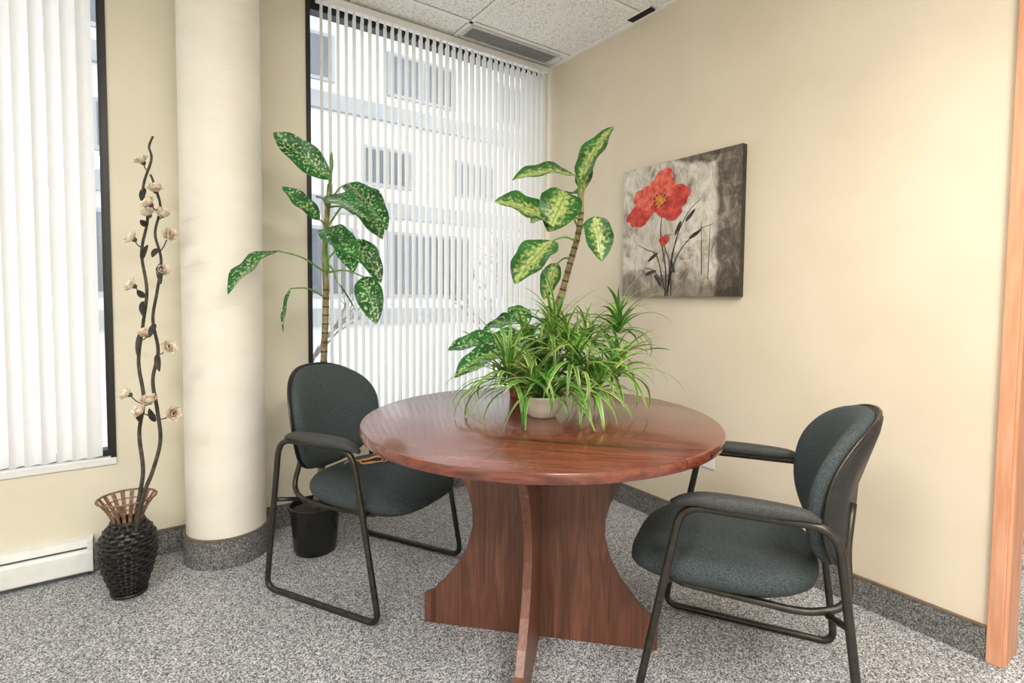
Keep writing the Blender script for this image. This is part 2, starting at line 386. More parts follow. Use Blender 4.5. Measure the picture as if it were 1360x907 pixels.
for y in (-2.32, -1.78):
    b = nb(); box(b, (2.385, y-.25, .06), (2.399, y+.25, .7)); obj('door', b, m_redw, t, world=True, bevel=.003)

# outlet
op = on(941, 606, 0, 0)
t = thing('wall_outlet', 'white electrical outlet low on the right wall behind the table', 'outlet', (0, op.y, op.z))
b = nb(); box(b, (-.006, -.036, -.058), (-.0003, .036, .058)); obj('plate', b, m_white, t, bevel=.003)
for z in (-.022, .022):
    b = nb(); box(b, (-.008, -.016, z-.014), (-.0055, .016, z+.014)); obj('socket', b, m_white, t, bevel=.002)

# ------------------------------------------------------------------ painting
PY_L = on(828, 300, 0, -.034).y; PW = PY_L-on(984, 300, 0, -.034).y; PZ0, PH = 1.208, .697
t = thing('wall_painting', 'square canvas painting of a red poppy on grey, on the right wall', 'painting', (0, PY_L-PW/2, PZ0))
m_bg, nt, p, out = newmat('canvas_paint')
tc = N(nt, 'ShaderNodeTexCoord'); sp = N(nt, 'ShaderNodeSeparateXYZ'); nt.links.new(tc.outputs['Generated'], sp.inputs[0])
mp = N(nt, 'ShaderNodeMapping'); mp.inputs['Scale'].default_value = (1, 9, 5); nt.links.new(tc.outputs['Generated'], mp.inputs[0])
n1 = N(nt, 'ShaderNodeTexNoise'); n1.inputs['Scale'].default_value = 1.5; n1.inputs['Detail'].default_value = 9; n1.inputs['Roughness'].default_value = .68; n1.inputs['Distortion'].default_value = .8; nt.links.new(mp.outputs[0], n1.inputs['Vector'])
vb = N(nt, 'ShaderNodeTexVoronoi', distance='CHEBYCHEV'); vb.inputs['Scale'].default_value = 4.5; nt.links.new(tc.outputs['Generated'], vb.inputs['Vector'])
vs_ = N(nt, 'ShaderNodeSeparateColor'); nt.links.new(vb.outputs['Color'], vs_.inputs[0])
na = N(nt, 'ShaderNodeMath', operation='MULTIPLY_ADD'); nt.links.new(vs_.outputs[0], na.inputs[0]); na.inputs[1].default_value = .16; nt.links.new(n1.outputs[0], na.inputs[2])
c1 = ramp(nt, na.outputs[0], [(.38, lin((124, 116, 106))), (.48, lin((176, 168, 156))), (.60, lin((208, 201, 190))), (.78, lin((234, 229, 221)))])
n2 = N(nt, 'ShaderNodeTexNoise'); n2.inputs['Scale'].default_value = 7; n2.inputs['Detail'].default_value = 6; nt.links.new(tc.outputs['Generated'], n2.inputs['Vector'])
ad = N(nt, 'ShaderNodeMath', operation='MULTIPLY_ADD'); nt.links.new(n2.outputs[0], ad.inputs[0]); ad.inputs[1].default_value = .10; nt.links.new(sp.outputs[1], ad.inputs[2])
rr = ramp(nt, ad.outputs[0], [(.21, (1, 1, 1, 1)), (.245, (0, 0, 0, 1))])
tp = N(nt, 'ShaderNodeMath', operation='MULTIPLY_ADD'); nt.links.new(sp.outputs[1], tp.inputs[0]); tp.inputs[1].default_value = -.22; nt.links.new(sp.outputs[2], tp.inputs[2])
tq = N(nt, 'ShaderNodeMath', operation='MULTIPLY_ADD'); nt.links.new(n2.outputs[0], tq.inputs[0]); tq.inputs[1].default_value = .12; nt.links.new(tp.outputs[0], tq.inputs[2])
rt = ramp(nt, tq.outputs[0], [(.92, (0, 0, 0, 1)), (.95, (1, 1, 1, 1))])
mk = N(nt, 'ShaderNodeMath', operation='MAXIMUM'); nt.links.new(rr.outputs[0], mk.inputs[0]); nt.links.new(rt.outputs[0], mk.inputs[1])
c2 = ramp(nt, na.outputs[0], [(.40, lin((60, 53, 48))), (.6, lin((104, 94, 85))), (.76, lin((158, 148, 136)))])
mx = N(nt, 'ShaderNodeMix', data_type='RGBA'); nt.links.new(mk.outputs[0], mx.inputs[0]); nt.links.new(c1.outputs[0], mx.inputs[6]); nt.links.new(c2.outputs[0], mx.inputs[7])
az = N(nt, 'ShaderNodeMath', operation='MULTIPLY_ADD'); nt.links.new(n2.outputs[0], az.inputs[0]); az.inputs[1].default_value = .5; nt.links.new(sp.outputs[2], az.inputs[2])
rz_ = ramp(nt, az.outputs[0], [(.34, (.42, .39, .36, 1)), (.48, (1, 1, 1, 1))])
mm = N(nt, 'ShaderNodeMix', data_type='RGBA', blend_type='MULTIPLY'); mm.inputs[0].default_value = 1; nt.links.new(mx.outputs[2], mm.inputs[6]); nt.links.new(rz_.outputs[0], mm.inputs[7])
nt.links.new(mm.outputs[2], p.inputs['Base Color']); p.inputs['Roughness'].default_value = .6
bp = N(nt, 'ShaderNodeBump'); bp.inputs['Strength'].default_value = .5; bp.inputs['Distance'].default_value = .004; nt.links.new(n1.outputs[0], bp.inputs['Height']); nt.links.new(bp.outputs[0], p.inputs['Normal'])
m_side = pm('canvas_side', (44, 40, 38), (62, 56, 52), 20, .7)
m_red = pm('poppy_red', (168, 40, 34), (222, 82, 68), 26, .5, .2, detail=6)
m_red2 = pm('poppy_light', (204, 64, 50), (236, 122, 102), 30, .5, .2)
m_org = pm('poppy_centre', (176, 90, 30), (230, 158, 60), 60, .5)
m_ink = pm('painted_stem', (34, 32, 30), (70, 64, 58), 30, .6)
def pu(u, v, lift=0): return V((-.034-lift, PW/2-u*PW, v*PH))
b = nb(); box(b, (-.034, -PW/2, 0), (-.001, PW/2, PH), 0)
b.faces.ensure_lookup_table()
for f in b.faces:
    f.normal_update()
    if abs(f.calc_center_median().x+.034) > .001: f.material_index = 1
def blob(u, v, ru, rv, rot, mi, lift, wav=.12, n=26, seed=0):
    rnd = random.Random(seed); ph = rnd.random()*6; cvt = b.verts.new(pu(u, v, lift)); vs = []
    for k in range(n):
        a = 2*PI*k/n; q = 1+wav*math.sin(3*a+ph)+wav*.6*math.sin(7*a+ph*2)
        x, y = ru*q*math.cos(a), rv*q*math.sin(a)
        vs.append(b.verts.new(pu(u+x*math.cos(rot)-y*math.sin(rot), v+x*math.sin(rot)+y*math.cos(rot), lift)))
    for k in range(n): b.faces.new((cvt, vs[(k+1) % n], vs[k])).material_index = mi
def stroke(pts, w, mi, lift=.001):
    P = spline([pu(a, c, lift) for a, c in pts], 5); L = []
    for i, q in enumerate(P):
        d = (P[min(i+1, len(P)-1)]-P[max(i-1, 0)]).normalized(); s = V((0, -d.z, d.y)); ww = w*(1-.75*i/len(P))
        L.append((b.verts.new(q+s*ww), b.verts.new(q-s*ww)))
    for a, c in zip(L, L[1:]): b.faces.new((a[0], c[0], c[1], a[1])).material_index = mi
for pts, w in (([(.42, 0.0), (.42, .2), (.37, .45), (.38, .66)], .006), ([(.44, 0), (.45, .25), (.40, .38), (.38, .46)], .004), ([(.43, .02), (.52, .3), (.68, .46), (.80, .50)], .004),
               ([(.44, .05), (.50, .4), (.60, .60), (.72, .70)], .004), ([(.41, .05), (.34, .3), (.24, .36), (.16, .40)], .004), ([(.40, .1), (.30, .2), (.22, .22)], .004), ([(.47, 0), (.47, .3), (.54, .46)], .003),
               ([(.72, .15), (.71, .52)], .0025), ([(.77, .12), (.78, .5)], .0025)): stroke(pts, w, 5)
for u, v, r in ((.30, .30, .6), (.52, .50, 1.1), (.28, .18, .3), (.62, .58, .8), (.48, .22, 1.9), (.35, .12, 2.2), (.66, .44, .5)): blob(u, v, .055, .014, r, 5, .0009, .05, seed=int(u*90))
blob(.19, .65, .16, .085, .5, 2, .0014, .12, seed=1); blob(.48, .73, .135, .095, -.1, 2, .0018, .10, seed=2); blob(.37, .81, .14, .12, 1.2, 3, .0022, .10, seed=4)
blob(.24, .75, .13, .095, -.35, 3, .0026, .10, seed=5); blob(.43, .66, .14, .085, -.2, 2, .003, .12, seed=6); blob(.36, .72, .05, .04, .3, 4, .0036, .25, seed=7)
blob(.40, .42, .045, .036, .5, 2, .002, .1, seed=8)
for k in range(9):
    a = k*.7; blob(.36+.055*math.cos(a), .725+.045*math.sin(a), .008, .008, 0, 5, .004, .1, 8)
obj('canvas', b, [m_bg, m_side, m_red, m_red2, m_org, m_ink], t, fixn=False)

# ------------------------------------------------------------------ table
fl, fr = on(566, 834, 2, 0), on(876, 874, 2, 0)
TC = cc(.105, 1.84); TZ = .784
tb = thing('round_table', 'round dark mahogany meeting table on a crossed panel base', 'table', TC, math.atan2(fr.y-fl.y, fr.x-fl.x))
b = nb(); R = .606
lathe(b, [(0, TZ-.032), (R-.008, TZ-.032), (R-.002, TZ-.029), (R, TZ-.022), (R, TZ-.008), (R-.003, TZ-.002), (R-.009, TZ), (0, TZ)], n=128)
obj('tabletop', b, m_wtop, tb, smooth='angle')
half = [(.415, 0), (.415, .105), (.386, .118), (.34, .165), (.29, .23), (.253, .30), (.234, .375), (.236, .44), (.252, .50), (.285, .565), (.33, .63), (.375, .685), (.40, .72), (.40, TZ-.0325)]
poly = half+[(-a, z) for a, z in half[::-1]]
b = nb(); prism(b, poly, lambda a, z, t: (a, t, z), -.014, .014); obj('base_panel', b, m_wleg, tb, bevel=.002)
for s in (-1, 1):
    pl = [(.0145, 0)]+half+[(.0145, TZ-.0325)]
    b = nb(); prism(b, [(s*a, z) for a, z in pl], lambda a, z, t: (t, a, z), -.014, .014); obj('base_panel', b, m_wleg, tb, bevel=.002)

# ------------------------------------------------------------------ chairs
def make_chair(loc, rz, label):
    t = thing('guest_chair', label, 'chair', loc, rz, 'guest chairs at the round table')
    for s in (-1, 1):
        b = nb(); y = .29*s; r = .0115
        loop = [(0, y, r), (.285, y, r), (.168, y, .628), (-.205, y, .632), (-.285, y, r)]
        n = len(loop); rad = [0, .05, .06, .07, .05]; pts = []
        for i in range(n):
            a, q, c = V(loop[i-1]), V(loop[i]), V(loop[(i+1) % n])
            if i == 0: pts.append(q); continue
            p0 = q+(a-q).normalized()*rad[i]; p1 = q+(c-q).normalized()*rad[i]
            for k in range(8): u = k/7; pts.append(p0*(1-u)**2+q*2*u*(1-u)+p1*u*u)
        sweep(b, pts, r, 12, True); obj('side_frame', b, m_frame, t, smooth=True)
        b = nb(); secs = []
        for k in range(17):
            u = k/16; x = -.168+.366*u; e = math.sin(PI*u)**.3 if 0 < u < 1 else .0
            e = max(e, .3); w = .029*e*(1.08 if u > .5 else 1); h = .020*e
            z = .654-.022*max(0, (u-.72)/.28)**2-.012*max(0, (.12-u)/.12)**2
            secs.append([b.verts.new((x, y+w*math.copysign(abs(math.cos(a))**.7, math.cos(a)), z+h*math.copysign(abs(math.sin(a))**.7, math.sin(a)))) for a in [2*PI*j/16 for j in range(16)]])
        for a_, c_ in zip(secs, secs[1:]):
            for j in range(16): b.faces.new((a_[j], a_[(j+1) % 16], c_[(j+1) % 16], c_[j]))
        b.faces.new(secs[0][::-1]); b.faces.new(secs[-1]); obj('armrest', b, m_armp, t, smooth=True)
        for P_ in ([(.19, .20*s, .375), (.210, .287*s, .40)], [(-.2, .20*s, .36), (-.243, .287*s, .38)]):
            b = nb(); sweep(b, P_, .009, 8); obj('bracket', b, m_frame, t, smooth=True)
    b = nb(); u = [(-.262, .10, .64), (-.246, .14, .51), (-.256, .18, .385), (-.15, .21, .358), (.20, .21, .368), (.235, .0, .368)]
    pts = u+[(x, -y, z) for x, y, z in u[-2::-1]]
    sweep(b, fillet(pts, [.05, .07, .05, .05, .01, .05, .05, .07, .05]), .0105, 12); obj('seat_rail', b, m_frame, t, smooth=True)
    def outl(a):
        c, s_ = math.cos(a), math.sin(a); e = 2/3.2
        x = math.copysign(abs(c)**e, c); y = math.copysign(abs(s_)**e, s_)
        return .075+.268*x, .255*y*(1+.04*x)
    def cushion(b, rings, n, P):
        prev = None
        for sc_, h in rings:
            if sc_ == 0: cur = [b.verts.new(P(0, sc_, h))]
            else: cur = [b.verts.new(P(2*PI*k/n, sc_, h)) for k in range(n)]
            if prev:
                for k in range(n):
                    k2 = (k+1) % n
                    if len(prev) == 1: b.faces.new((prev[0], cur[k2], cur[k]))
                    elif len(cur) == 1: b.faces.new((prev[k], prev[k2], cur[0]))
                    else: b.faces.new((prev[k], prev[k2], cur[k2], cur[k]))
            prev = cur
    def PS(a, s_, h):
        x, y = outl(a); x = .075+(x-.075)*s_; y *= s_
        z = .380+h*.9-.030*max(0, (x-.16)/.17)**2*(1 if h > .03 else .6) + (.010*max(0, -x/.18))
        return V((x, y, z))
    b = nb(); cushion(b, [(0, 0), (.6, 0), (.93, .004), (.985, .018), (1, .036), (.995, .052), (.96, .068), (.9, .079), (.78, .087), (.55, .091), (.3, .090), (0, .089)], 64, PS)
    obj('seat', b, m_fab, t, smooth=True)
    b = nb(); cushion(b, [(0, -.014), (.84, -.014), (.88, -.004), (.88, .006), (0, .006)], 48, PS); obj('seat_pan', b, m_plast, t, smooth=True)
    def PB(off):
        def f(a, s_, h):
            c, q = math.cos(a), math.sin(a); e = 2/2.4
            y = math.copysign(abs(c)**e, c); z = math.copysign(abs(q)**e, q)
            hw = .246+.014*z
            yy = hw*y*s_; zz = .222*z*s_
            x = -.246-.034*zz/.222 + 1.45*yy*yy - .55*zz*zz*(1 if zz > 0 else .8) + off + h
            return V((x, yy, .665+zz))
        return f
    b = nb(); cushion(b, [(0, -.02), (.9, -.02), (.975, -.014), (1, .0), (.985, .016), (.94, .028), (.82, .038), (.6, .045), (.3, .048), (0, .049)], 64, PB(0)); obj('backrest', b, m_fab, t, smooth=True)
    b = nb(); cushion(b, [(0, -.012), (.8, -.011), (.95, -.004), (1.0, .006), (1.0, .012), (.97, .016), (0, .016)], 64, PB(-.032)); obj('back_shell', b, m_plast, t, smooth=True)
    b = nb(); f = PB(-.026); sweep(b, [f(2*PI*k/64, 1.008, .002) for k in range(64)], .0045, 8, True); obj('back_frame', b, m_frame, t, smooth=True)
    return t
def dup(root, loc, rz, label):
    r = root.copy(); C.objects.link(r); r.location = loc; r.rotation_euler = (0, 0, rz); r['label'] = label
    for ch in list(root.children):
        c = ch.copy(); C.objects.link(c); c.parent = r
    return r
a1_, a2_, a3_ = on(355, 786, 2, 0), on(500, 836, 2, 0), on(610, 738, 2, 0)
cA = (a1_+a3_)/2; hA = math.atan2((a2_-a1_).y, (a2_-a1_).x)
b1_, b2_, b3_ = on(859, 940, 2, 0), on(1095, 860, 2, 0), on(882, 808, 2, 0)
cB = (b1_+b2_)/2; hB = math.atan2((b3_-b2_).y, (b3_-b2_).x)
chA = make_chair(cA, hA, 'dark fabric armchair left of the table with a cord on its seat')
chB = dup(chA, cB, hB, 'dark fabric armchair right of the table, below the painting')

b = nb(); cpos = on(502, 612, 2, .468)
pts = []
for k in range(34):
    u = k/33; a = u*PI*4.6+.5; r = .038+.022*math.sin(u*13)
    pts.append(cpos+V((r*1.5*math.cos(a)+.02*u, r*math.sin(a)*.9, .003+.003*(k % 3))))
pts += [cpos+V((-.06, .03, .004)), cpos+V((-.11, .06, .003)), cpos+V((-.14, .03, .003))]
sweep(b, spline(pts, 3), .0024, 6)
co = obj('cord', b, m_cord, None, smooth=True); co['label'] = 'thin tan cord coiled on the left chair seat'; co['category'] = 'cord'

# ------------------------------------------------------------------ plants
def leaf(bm, uvl, base, tip, width, nrm, droop=.12, fold=.25, wave=0., n=14, m=6, prof=(.55, .8), mi=0):
    base, tip = V(base), V(tip); L = (tip-base).length; ctl = (base+tip)/2+nrm.normalized()*droop*L
    pa, pb = prof; mxv = (pa/(pa+pb))**pa*(pb/(pa+pb))**pb; rows = []; ph = random.random()*6
    for i in range(n+1):
        s = i/n; s_ = min(max(s, .004), .996)
        c = base*(1-s)**2+ctl*2*s*(1-s)+tip*s*s; tg = ((ctl-base)*(1-s)+(tip-ctl)*s).normalized()
        side = tg.cross(nrm).normalized(); nn = side.cross(tg).normalized(); w = width/2*(s_**pa*(1-s_)**pb)/mxv
        rows.append([(bm.verts.new(c+side*w*u+nn*(fold*w*abs(u)**1.5+wave*w*math.sin(s*14+ph+u)*abs(u))), (u/2+.5, s)) for u in [j/m*2-1 for j in range(m+1)]])
    for a, c in zip(rows, rows[1:]):
        for j in range(m):
            q = (a[j], a[j+1], c[j+1], c[j]); f = bm.faces.new([x[0] for x in q]); f.material_index = mi
            for l, x in zip(f.loops, q): l[uvl].uv = x[1]
TOV = -fwd
def nv(r=0, u=.6, c=.8): return (rgt*r+V((0, 0, 1))*u+TOV*c).normalized()

def cane(bm, pts, r, ring_to):
    P = spline(pts, 8); sweep(bm, P, lambda t: r*(1-.35*t), 12, mi=0)
    for i in range(2, int(len(P)*ring_to), 2):
        p = P[i]; d = (P[i+1]-P[i-1]).normalized()*.004; rr = r*(1-.35*i/len(P))*1.07
        sweep(bm, [p-d, p+d], rr, 12, mi=1)

# --- plant 1
PB1 = on(419, 729, 2, 0)
t = thing('potted_plant', 'tall speckled leafy plant in black floor pot behind the left chair', 'plant', PB1)
b = nb()
lathe(b, [(0, 0), (.09, 0), (.096, .012)]+[(.098+.0018*k, .03+.025*k) for k in range(7)]+[(.112, .195), (.116, .20), (.116, .22), (.109, .22), (.105, .195), (0, .19)], n=72)
obj('pot', b, m_potb, t, smooth='angle')
b = nb(); lathe(b, [(0, .192), (.104, .192), (.09, .198), (.05, .204), (0, .208)], n=32); obj('soil', b, m_soil, t, smooth=True)
b = nb()
stem1 = [PB1+V((0, 0, .19)), at(427, 620, 2.50), at(429, 540, 2.50), at(430, 480, 2.5), at(432, 430, 2.49), at(433, 385, 2.48), at(431, 340, 2.47), at(434, 290, 2.46), at(438, 245, 2.46)]
cane(b, stem1, .017, .66)
b2 = nb(); sweep(b2, spline([at(434, 360, 2.475), at(432, 330, 2.465), at(434, 290, 2.46), at(438, 245, 2.46), at(441, 205, 2.46)], 5), lambda t: .0125*(1-.6*t), 10)
fol = nb(); uvl = fol.loops.layers.uv.new('UVMap')
L1 = [
 ((438, 262), (437, 238), (363, 176), 2.46, 2.40, 2.32, .120, nv(-.4, .6, .6), .12),
 ((434, 310), (424, 292), (374, 248), 2.46, 2.42, 2.34, .085, nv(-.2, .7, .6), .12),
 ((432, 362), (369, 333), (303, 391), 2.47, 2.28, 2.08, .12, nv(-.3, .7, .6), .16),
 ((436, 290), (428, 263), (488, 292), 2.46, 2.40, 2.16, .125, nv(0, .9, .5), .14),
 ((438, 270), (461, 244), (514, 306), 2.46, 2.52, 2.44, .140, nv(.4, .5, .7), .14),
 ((433, 330), (430, 304), (480, 350), 2.46, 2.40, 2.22, .110, nv(0, .7, .7), .14),
 ((436, 300), (470, 262), (508, 318), 2.46, 2.58, 2.56, .12, nv(.3, .5, .7), .10),
 ((434, 362), (484, 368), (500, 430), 2.47, 2.36, 2.28, .11, nv(.2, .3, .9), .10),
 ((434, 345), (474, 318), (506, 376), 2.47, 2.52, 2.50, .10, nv(.3, .5, .8), .12),
 ((436, 318), (452, 310), (470, 362), 2.46, 2.34, 2.20, .10, nv(.2, .5, .8), .12),
 ((432, 395), (386, 383), (376, 442), 2.48, 2.36, 2.30, .036, nv(-.6, .2, .7), .08),
 ((440, 225), (441, 228), (440, 200), 2.46, 2.46, 2.46, .016, nv(0, 0, 1), .0),
 ((436, 275), (470, 285), (500, 262), 2.46, 2.6, 2.68, .12, nv(.1, .8, .4), .12),
 ((434, 350), (448, 375), (474, 416), 2.47, 2.44, 2.40, .008, nv(.1, .8, .4), .12),
]
for ps, pb_, pt_, d0, d1, d2, w, nr, dr in L1:
    A, B_, T_ = at(*ps, d0), at(*pb_, d1), at(*pt_, d2)
    sweep(b2, spline([A, (A+B_)/2+V((0, 0, .02)), B_], 5), lambda t: .005*(1-.4*t), 8)
    leaf(fol, uvl, B_, T_, w*1.08, nr, dr, .30, .14)
obj('cane', b, [m_cane, m_ring], t, smooth=True, world=True); obj('stalks', b2, m_gst, t, smooth=True, world=True)
obj('foliage', fol, m_leaf1, t, smooth=True, world=True, fixn=False)

# --- plant 2
PB2 = cc(.065, 2.22, TZ)
t = thing('potted_plant', 'tall cream centred leafy plant in terracotta pot on the table', 'plant', PB2)
b = nb(); lathe(b, [(0, 0), (.062, 0), (.082, .125), (.091, .125), (.094, .160), (.087, .160), (.080, .146), (0, .143)], n=56); obj('pot', b, m_terra, t, smooth='angle')
b = nb(); lathe(b, [(0, .144), (.080, .144), (.05, .152), (0, .155)], n=32); obj('soil', b, m_soil, t, smooth=True)
b = nb()
stem2 = [PB2+V((0.0, 0, .145)), at(716, 455, 2.2), at(728, 425, 2.19), at(744, 395, 2.18), at(757, 350, 2.17), at(768, 310, 2.16), at(772, 275, 2.16), at(770, 245, 2.16)]
cane(b, stem2, .0155, .85)
b2 = nb(); sweep(b2, spline([at(771, 282, 2.16), at(772, 260, 2.16), at(769, 240, 2.16), at(772, 225, 2.16)], 5), lambda t: .011*(1-.5*t), 10)
fol = nb(); uvl = fol.loops.layers.uv.new('UVMap')
L2 = [
 ((770, 262), (771, 238), (815, 168), 2.16, 2.14, 2.12, .115, nv(-.8, .3, .7), .12),
 ((770, 262), (765, 234), (680, 240), 2.16, 2.12, 2.02, .115, nv(0, .85, .6), .18),
 ((771, 290), (736, 298), (657, 268), 2.16, 2.05, 1.92, .140, nv(-.1, .7, .8), .16),
 ((771, 280), (752, 256), (728, 308), 2.16, 2.10, 2.00, .15, nv(.2, .6, .7), .12),
 ((766, 320), (733, 320), (684, 378), 2.16, 2.02, 1.92, .14, nv(-.4, .5, .8), .12),
 ((768, 310), (790, 288), (799, 347), 2.16, 2.08, 2.04, .105, nv(.1, .2, .95), .06),
 ((770, 300), (768, 258), (742, 262), 2.16, 2.24, 2.34, .12, nv(.1, .8, .5), .1),
 ((772, 275), (776, 252), (783, 200), 2.16, 2.20, 2.26, .08, nv(-.6, .4, .7), .1),
 ((769, 305), (748, 272), (704, 296), 2.16, 2.22, 2.26, .12, nv(-.1, .7, .7), .12),
 ((760, 345), (740, 350), (722, 398), 2.17, 2.24, 2.26, .08, nv(-.2, .5, .8), .12),
 # low shoots on the left and behind
 ((712, 468), (668, 452), (594, 466), 2.2, 2.24, 2.20, .10, nv(-.2, .8, .6), .16),
 ((712, 470), (672, 462), (604, 502), 2.2, 2.15, 2.02, .10, nv(-.2, .7, .7), .16),
 ((712, 468), (690, 440), (650, 474), 2.2, 2.12, 2.00, .10, nv(-.1, .7, .7), .12),
 ((714, 466), (690, 425), (640, 440), 2.2, 2.32, 2.40, .10, nv(-.1, .8, .5), .12),
 ((714, 466), (702, 430), (676, 408), 2.2, 2.26, 2.34, .08, nv(-.1, .7, .6), .12),
 ((714, 470), (740, 440), (770, 470), 2.2, 2.34, 2.44, .10, nv(.2, .8, .4), .12),
]
for i, (ps, pb_, pt_, d0, d1, d2, w, nr, dr) in enumerate(L2):
    A, B_, T_ = at(*ps, d0), at(*pb_, d1), at(*pt_, d2)
    sweep(b2, spline([A, (A+B_)/2+V((0, 0, .015)), B_], 5), lambda t: .0048*(1-.4*t), 8)
    leaf(fol, uvl, B_, T_, w*1.1, nr, dr, .26, .12, mi=0 if i < 10 else 1)
obj('cane', b, [m_cane, m_ring], t, smooth=True, world=True); obj('stalks', b2, m_gst, t, smooth=True, world=True)
obj('foliage', fol, [m_leaf2, m_leaf1], t, smooth=True, world=True, fixn=False)

# --- plant 3: strap leaves in the white bowl
PB3 = cc(.115, 1.84, TZ)
t = thing('spider_plant', 'bushy plant of narrow arching leaves in a white bowl on the table', 'plant', PB3)
b = nb(); lathe(b, [(0, 0), (.045, 0), (.05, .006), (.072, .04), (.082, .07), (.086, .076), (.081, .078), (.074, .068), (0, .064)], n=56); obj('pot', b, m_bowl, t, smooth=True)
b = nb(); lathe(b, [(0, .065), (.072, .065), (.05, .072), (0, .076)], n=32); obj('soil', b, m_soil, t, smooth=True)
fol = nb(); uvl = fol.loops.layers.uv.new('UVMap'); b2 = nb()
def strap(base, az, el, L, w, bend, mi=0):
    n = 12; p = V(base); rows = []; s = V((-math.sin(az), math.cos(az), 0)); tw = random.uniform(-.9, .9); sw = random.uniform(-.7, .7)
    zf = TZ+.004+random.random()*.006
    for i in range(n+1):
        u = i/n; e = el-bend*u**1.25; az2 = az+sw*u
        d = V((math.cos(az2)*math.cos(e), math.sin(az2)*math.cos(e), math.sin(e)))
        nn = s.cross(d); side = (s*math.cos(tw*u)+nn*math.sin(tw*u))
        ww = w/2*min(1, .55+u*2.5)*(1-u**2.6)+.0003
        row = []
        for k, uu in enumerate((-1, -.02, .02, 1)):
            q = p+side*ww*uu+nn*(.28*ww if abs(uu) > .5 else 0)
            if (q.xy-TC.xy).length < .64 and q.z < zf: q.z = zf
            row.append((fol.verts.new(q), (uu/2+.5, u)))
        rows.append(row); p = p+d*(L/n)
        if (p.xy-TC.xy).length < .64 and p.z < zf: p.z = zf
    for a, c in zip(rows, rows[1:]):
        for j in range(3):
            q = (a[j], a[j+1], c[j+1], c[j]); f = fol.faces.new([x[0] for x in q]); f.material_index = mi
            for l, x in zip(f.loops, q): l[uvl].uv = x[1]
bc = PB3+V((0, 0, .07))
heads = [
 (at(735, 435, 1.88), 52, (.16, .28)), (at(822, 425, 1.95), 40, (.15, .26)), (at(676, 486, 1.82), 54, (.18, .32)),
 (at(765, 475, 1.78), 52, (.17, .29)), (at(715, 480, 1.95), 40, (.18, .30)), (at(818, 482, 1.90), 54, (.17, .30)), (at(700, 450, 1.98), 34, (.14, .26)),
 (at(780, 440, 2.0), 34, (.14, .24)), (at(792, 505, 1.80), 40, (.14, .26)), (at(755, 445, 1.86), 38, (.13, .24)), (at(708, 495, 1.76), 26, (.14, .26))]
for hc, cnt, (l0, l1) in heads:
    sp_ = spline([bc+V((random.uniform(-.03, .03), random.uniform(-.03, .03), -.01)), (bc+hc)/2+V((0, 0, .03)), hc], 6)
    sweep(b2, sp_, lambda t: .0065*(1-.2*t), 8)
    for k in range(cnt):
        az = 2*PI*(k*.382)+random.uniform(-.3, .3); u = k/cnt
        strap(hc-V((0, 0, .05*(1-u)))+V((random.uniform(-.012, .012), random.uniform(-.012, .012), 0)), az, .15+1.2*u+random.uniform(-.35, .35), random.uniform(l0, l1)*(1.05-.25*u), random.uniform(.010, .018), random.uniform(.8, 2.7)*(1.1-.4*u))
for k in range(46):
    az = 2*PI*k*.382; strap(bc+V((.04*math.cos(az), .04*math.sin(az), 0)), az, random.uniform(.4, 1.1), random.uniform(.20, .36), random.uniform(.010, .017), random.uniform(1.6, 2.4))
obj('stalks', b2, m_gst, t, smooth=True, world=True); obj('foliage', fol, m_leaf3, t, smooth=True, world=True, fixn=False)

# ------------------------------------------------------------------ wicker vase and branches
VB = on(172, 787, 2, 0); D = (VB-CAM).dot(fwd)-.03
t = thing('wicker_vase', 'black wicker floor vase with flared wooden slat rim beside the column', 'vase', VB)
n_ = 60
key = [(0, .053), (.03, .061), (.08, .078), (.14, .095), (.19, .100), (.235, .094), (.265, .079), (.285, .062), (.30, .052)]
def ki(z):
    for (a, ra), (c, rc) in zip(key, key[1:]):
        if z <= c: u = (z-a)/(c-a); return ra+(rc-ra)*u
    return key[-1][1]
prof = [(0, 0)]+[(ki(.30*k/n_), .30*k/n_+.0005) for k in range(n_+1)]
prof += [(.044, .301), (.044, .02), (0, .02)]
b = nb()
def weave(j, k):
    if j < 1 or j > n_: return 0
    row = (j-1)//3; edge = (-.0040, .0018, .0018)[(j-1) % 3]
    c = math.cos(2*PI*k/12+row*PI)
    return edge+.0034*math.copysign(abs(c)**.7, c)
lathe(b, prof, n=168, fn=weave); obj('woven_body', b, m_wick, t, smooth='angle')
for z, r in ((.01, .058), (.297, .054)):
    b = nb(); sweep(b, [(r*math.cos(2*PI*k/40), r*math.sin(2*PI*k/40), z) for k in range(40)], .006, 8, True); obj('band', b, m_wick, t, smooth=True)
b = nb()
for k in range(18):
    a = 2*PI*k/18; e = V((math.cos(a), math.sin(a), 0)); s = V((-math.sin(a), math.cos(a), 0)); rows = []
    for i in range(7):
        u = i/6; p = e*(.048+.050*u**1.6)+V((0, 0, .285+.105*u)); w = .0048+.0032*u
        rows.append([b.verts.new(p+s*w+e*.0015), b.verts.new(p-s*w+e*.0015), b.verts.new(p-s*w-e*.0015), b.verts.new(p+s*w-e*.0015)])
    for a_, c_ in zip(rows, rows[1:]):
        for j in range(4): b.faces.new((a_[j], a_[(j+1) % 4], c_[(j+1) % 4], c_[j]))
    b.faces.new(rows[0]); b.faces.new(rows[-1][::-1])
obj('rim_slats', b, m_slatw, t)
for r, z, q in ((.098, .389, .0042), (.077, .362, .0025)):
    b = nb(); sweep(b, [(r*math.cos(2*PI*k/48), r*math.sin(2*PI*k/48), z) for k in range(48)], q, 8, True); obj('rim_ring', b, m_slatw, t, smooth=True)

